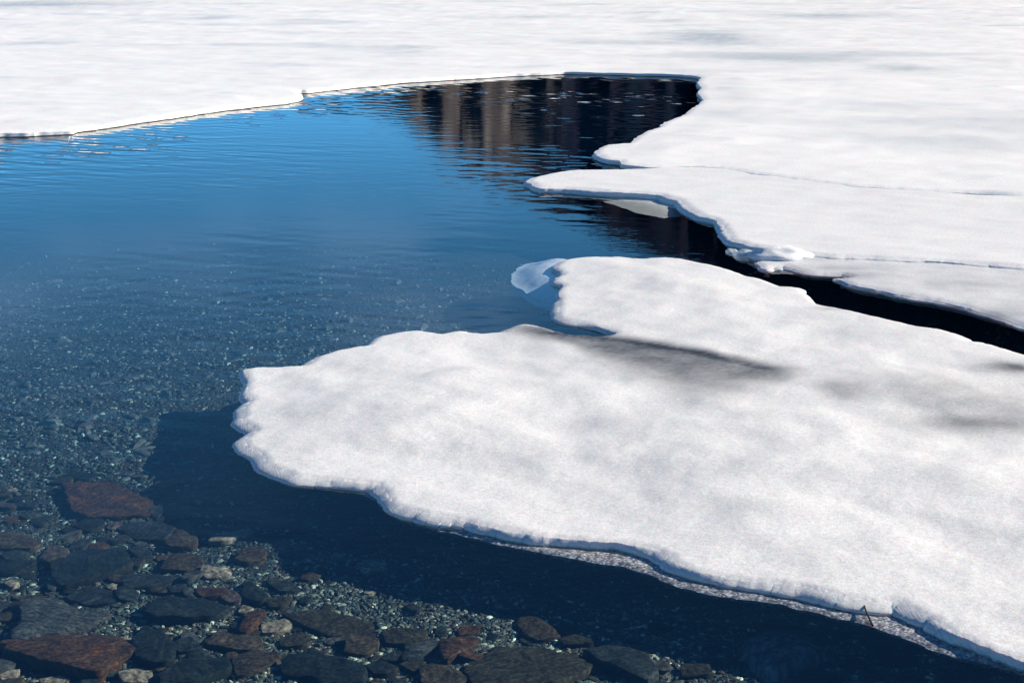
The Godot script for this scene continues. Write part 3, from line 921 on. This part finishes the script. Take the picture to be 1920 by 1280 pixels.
func make_stones():
	var k := 0
	for h in heroes():
		var px := []
		for i in range(0, h[5].size(), 2):
			px.append(h[5][i] * 0.336 + 640.0 * h[0])
			px.append(h[5][i + 1] * 0.336 + 850.0)
		var ring := flat(px, -0.195 + h[2] * 0.6)
		var mid := Vector2.ZERO
		for p in ring: mid += p
		mid /= ring.size()
		var own := PackedVector2Array()
		for p in ring: own.append(p - mid)
		var tone: Color = TONES[h[1]][0]
		var vein: Color = tone * 1.7 if h[1] != "rust" else Color(0.17, 0.085, 0.035)
		if h[1] == "teal": vein = Color(0.035, 0.05, 0.045)
		var mesh := slab(own, h[2], tone, vein, 3.0 + k * 1.7) if h[2] < 0.08 else boulder(own, h[2], tone)
		var o := put("stone", mesh, M.stone, null, Vector3(mid.x, bed_height(mid.x, mid.y) + h[2] * (0.85 if h[2] < 0.08 else 0.1), mid.y))
		tag(o, h[3] + ", under clear water" if h[3].split(" ").size() < 13 else h[3], "stone", "flat stones on the lake bed")
		hero_outlines.append(ring)
		if h[4]: hero_refs.append([mid, h[4]])
		k += 1
	# smaller stones between them
	var shapes := []
	for s in 12:
		var own := PackedVector2Array()
		var n := 5 + s % 4
		var flatness := rng.randf_range(0.5, 0.9)
		for i in n:
			var a := TAU * (i + rng.randf_range(-0.28, 0.28)) / n
			own.append(Vector2(cos(a), sin(a) * flatness) * rng.randf_range(0.75, 1.1) * 0.05)
		shapes.append(own)
	var tones := ["slate", "slate", "slate", "olive", "olive", "brown", "teal", "teal", "grey", "grey", "brown", "pale", "rust", "pink", "olive", "slate"]
	var used := {}
	var meshes := {}
	var placed := []
	var tries := 0
	while placed.size() < 226 and tries < 16000:
		tries += 1
		var py := 1290.0 - 430.0 * pow(rng.randf(), 1.25)
		var pxx := rng.randf_range(-20.0, 1940.0)
		if rng.randf() < 0.75:
			pxx = rng.randf_range(-20.0, 1250.0)
			if py < 1010.0 + 0.21 * pxx and pxx > 330.0 or py < 880.0: continue
		var p3 := at(pxx, py, -0.195)
		var p := Vector2(p3.x, p3.z)
		var size: float = rng.randf_range(0.5, 0.95) if placed.size() > 80 else rng.randf_range(0.95, 1.75)
		var rad := 0.043 * size
		var clear := -p.y < 7.5
		if clear:
			for r in hero_outlines:
				if Geometry2D.is_point_in_polygon(p, r):
					clear = false
					break
		if clear:
			for q in placed:
				if q[0].distance_to(p) < (q[1] + rad) * 0.72:
					clear = false
					break
		if not clear: continue
		var s := rng.randi() % shapes.size()
		var tone: String = tones[rng.randi() % tones.size()]
		if tone == "pale" and size > 1.2: tone = "grey"
		var best := 1e9
		var ref := ""
		var side := ""
		for q in hero_refs:
			var gap: Vector2 = p - q[0]
			if gap.length() < best:
				best = gap.length()
				ref = q[1]
				side = ("just right of" if gap.x > 0.0 else "just left of") if absf(gap.x) > absf(gap.y) else ("downslope of" if gap.y > 0.0 else "upslope of")
				if best > 0.35: side = side.replace("just", "well")
		var big := "hand-sized " if size > 1.25 else "small " if size > 0.75 else "very small "
		var form: String = ["angular", "broken", "blunt", "rounded"][s % 4]
		var label: String = "%s%s %s stone %s %s" % [big, form, TONES[tone][1], side, ref]
		if used.has(label): label = label.replace(" stone ", " flat stone ")
		if used.has(label) or label.split(" ").size() > 16: continue
		used[label] = true
		placed.append([p, rad])
		var key := "%d %s" % [s, tone]
		if not meshes.has(key):
			var t: Color = TONES[tone][0]
			meshes[key] = slab(shapes[s], 0.016, t, t * 1.7, 100.0 + s * 3.1)
		var o := put("stone", meshes[key], M.stone, null, Vector3(p.x, bed_height(p.x, p.y) + 0.013 * size, p.y))
		o.scale = Vector3(size, size, size)
		o.rotation = Vector3(rng.randf_range(-0.12, 0.12), rng.randf() * TAU, rng.randf_range(-0.12, 0.12))
		tag(o, label, "stone", "flat stones on the lake bed")

func boulder(own: PackedVector2Array, high: float, tone: Color) -> ArrayMesh:
	var v := PackedVector3Array()
	var c := PackedColorArray()
	var uv := PackedVector2Array()
	var idx := PackedInt32Array()
	var n := own.size()
	var cols := n * 6
	var rows := 14
	for j in rows + 1:
		var a := 0.5 * PI * j / rows
		for i in cols:
			var e := i / 6
			var p: Vector2 = own[e].cubic_interpolate(own[(e + 1) % n], own[(e + n - 1) % n], own[(e + 2) % n], float(i % 6) / 6.0) * cos(a)
			var y := high * (pow(sin(a), 0.8) - 0.4) + 0.012 * n_rock.get_noise_2d(p.x * 6.0, p.y * 6.0)
			v.append(Vector3(p.x, y, p.y))
			c.append(tone * (2.6 + 0.9 * n_rock.get_noise_2d(p.x * 5.0 + 9.0, p.y * 8.0)))
			uv.append(Vector2(p.x, p.y + y) * 1.2)
	for j in rows:
		for i in cols:
			var p := j * cols + i
			var q := j * cols + (i + 1) % cols
			idx.append_array([p, p + cols, q, q, p + cols, q + cols])
	if Geometry2D.is_polygon_clockwise(own):
		for i in range(0, idx.size(), 3):
			var t := idx[i]
			idx[i] = idx[i + 1]
			idx[i + 1] = t
	return smooth_mesh(v, idx, c, uv)

# ---------------------------------------------------------------- gravel
func make_gravel():
	var grit := StandardMaterial3D.new()
	grit.resource_name = "gravel"
	grit.vertex_color_use_as_albedo = true
	grit.roughness = 0.7
	var where := []
	var palette := [Color(0.022, 0.042, 0.042), Color(0.045, 0.065, 0.055), Color(0.03, 0.055, 0.062), Color(0.08, 0.085, 0.07), Color(0.09, 0.06, 0.042), Color(0.30, 0.30, 0.24), Color(0.20, 0.22, 0.20), Color(0.26, 0.20, 0.165), Color(0.58, 0.57, 0.46)]
	var weight := [0.34, 0.52, 0.68, 0.77, 0.81, 0.88, 0.93, 0.96, 1.0]
	for shape in 3:
		where.append([])
	var count := 220000
	for i in count:
		var py := 1300.0 - 930.0 * pow(rng.randf(), 0.9)
		var px := rng.randf_range(-120.0, 2040.0)
		var p := at(px, py, -0.2)
		var flat_y := bed_height(p.x, p.z)
		var d := -p.z
		if rng.randf() < smoothstep(8.5, 15.0, d): continue
		var size: float = 0.0032 * pow(5.0, pow(rng.randf(), 1.6)) * (1.0 + 0.015 * d)
		if d > 6.2 and rng.randf() < 0.03: size *= rng.randf_range(1.6, 3.2)
		if d < 6.2: size = minf(size, 0.014)
		var skip := false
		if d < 5.6:
			for r in hero_outlines:
				if absf(r[0].x - p.x) < 0.7 and Geometry2D.is_point_in_polygon(Vector2(p.x, p.z), r):
					skip = true
					break
		if skip and rng.randf() < 0.97: continue
		var b := Basis(Vector3.UP, rng.randf() * TAU) * Basis(Vector3.RIGHT, rng.randf_range(-0.4, 0.4))
		b = b * Basis.from_scale(Vector3(size * rng.randf_range(0.9, 1.9), size * rng.randf_range(0.18, 0.55), size * rng.randf_range(0.55, 1.0)))
		var t := rng.randf()
		var n := 0
		while t > weight[n]: n += 1
		var tone: Color = palette[n] * rng.randf_range(0.35, 1.15) * Color(1.05, 1.35, 1.25).lerp(Color(0.10, 0.62, 0.74) if n < 5 else Color(0.40, 0.76, 0.86), smoothstep(4.2, 6.0, d))  # red light lost in the water is painted into the gravel with distance
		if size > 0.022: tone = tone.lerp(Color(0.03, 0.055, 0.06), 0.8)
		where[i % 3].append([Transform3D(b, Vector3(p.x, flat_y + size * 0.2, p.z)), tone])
	for shape in 3:
		var mm := MultiMesh.new()
		mm.transform_format = MultiMesh.TRANSFORM_3D
		mm.use_colors = true
		mm.mesh = pebble(shape)
		mm.instance_count = where[shape].size()
		for i in where[shape].size():
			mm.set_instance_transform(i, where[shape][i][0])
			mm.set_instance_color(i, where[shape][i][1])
		var o := MultiMeshInstance3D.new()
		o.name = numbered("gravel")
		o.multimesh = mm
		o.material_override = grit
		add_child(o, true)
		tag(o, ["loose mixed gravel strewn over the lake bed between the stones", "chips of broken slate strewn over the lake bed between the stones", "round grit strewn over the lake bed between the stones"][shape], "gravel", "gravel on the lake bed", "stuff")

func pebble(kind: int) -> ArrayMesh:
	var r := RandomNumberGenerator.new()
	r.seed = 500 + kind
	var v := PackedVector3Array()
	var idx := PackedInt32Array()
	var cols := 6
	v.append(Vector3(0, 0.9, 0))
	for j in 2:
		for i in cols:
			var a := TAU * (i + r.randf_range(-0.3, 0.3)) / cols
			v.append(Vector3(cos(a), 0.55 if j == 0 else -0.5, sin(a)) * Vector3(0.72 if j == 0 else 1.0, 1, 0.72 if j == 0 else 1.0) * r.randf_range(0.8, 1.15))
	for i in cols:
		var n := (i + 1) % cols
		idx.append_array([0, 1 + n, 1 + i, 1 + i, 1 + n, 1 + cols + i, 1 + n, 1 + cols + n, 1 + cols + i])
	# faceted: own corners for each face
	var fv := PackedVector3Array()
	var fi := PackedInt32Array()
	for k in idx:
		fi.append(fv.size())
		fv.append(v[k])
	for i in range(0, fi.size(), 3):
		var t := fi[i]
		fi[i] = fi[i + 1]
		fi[i + 1] = t
	return smooth_mesh(fv, fi)
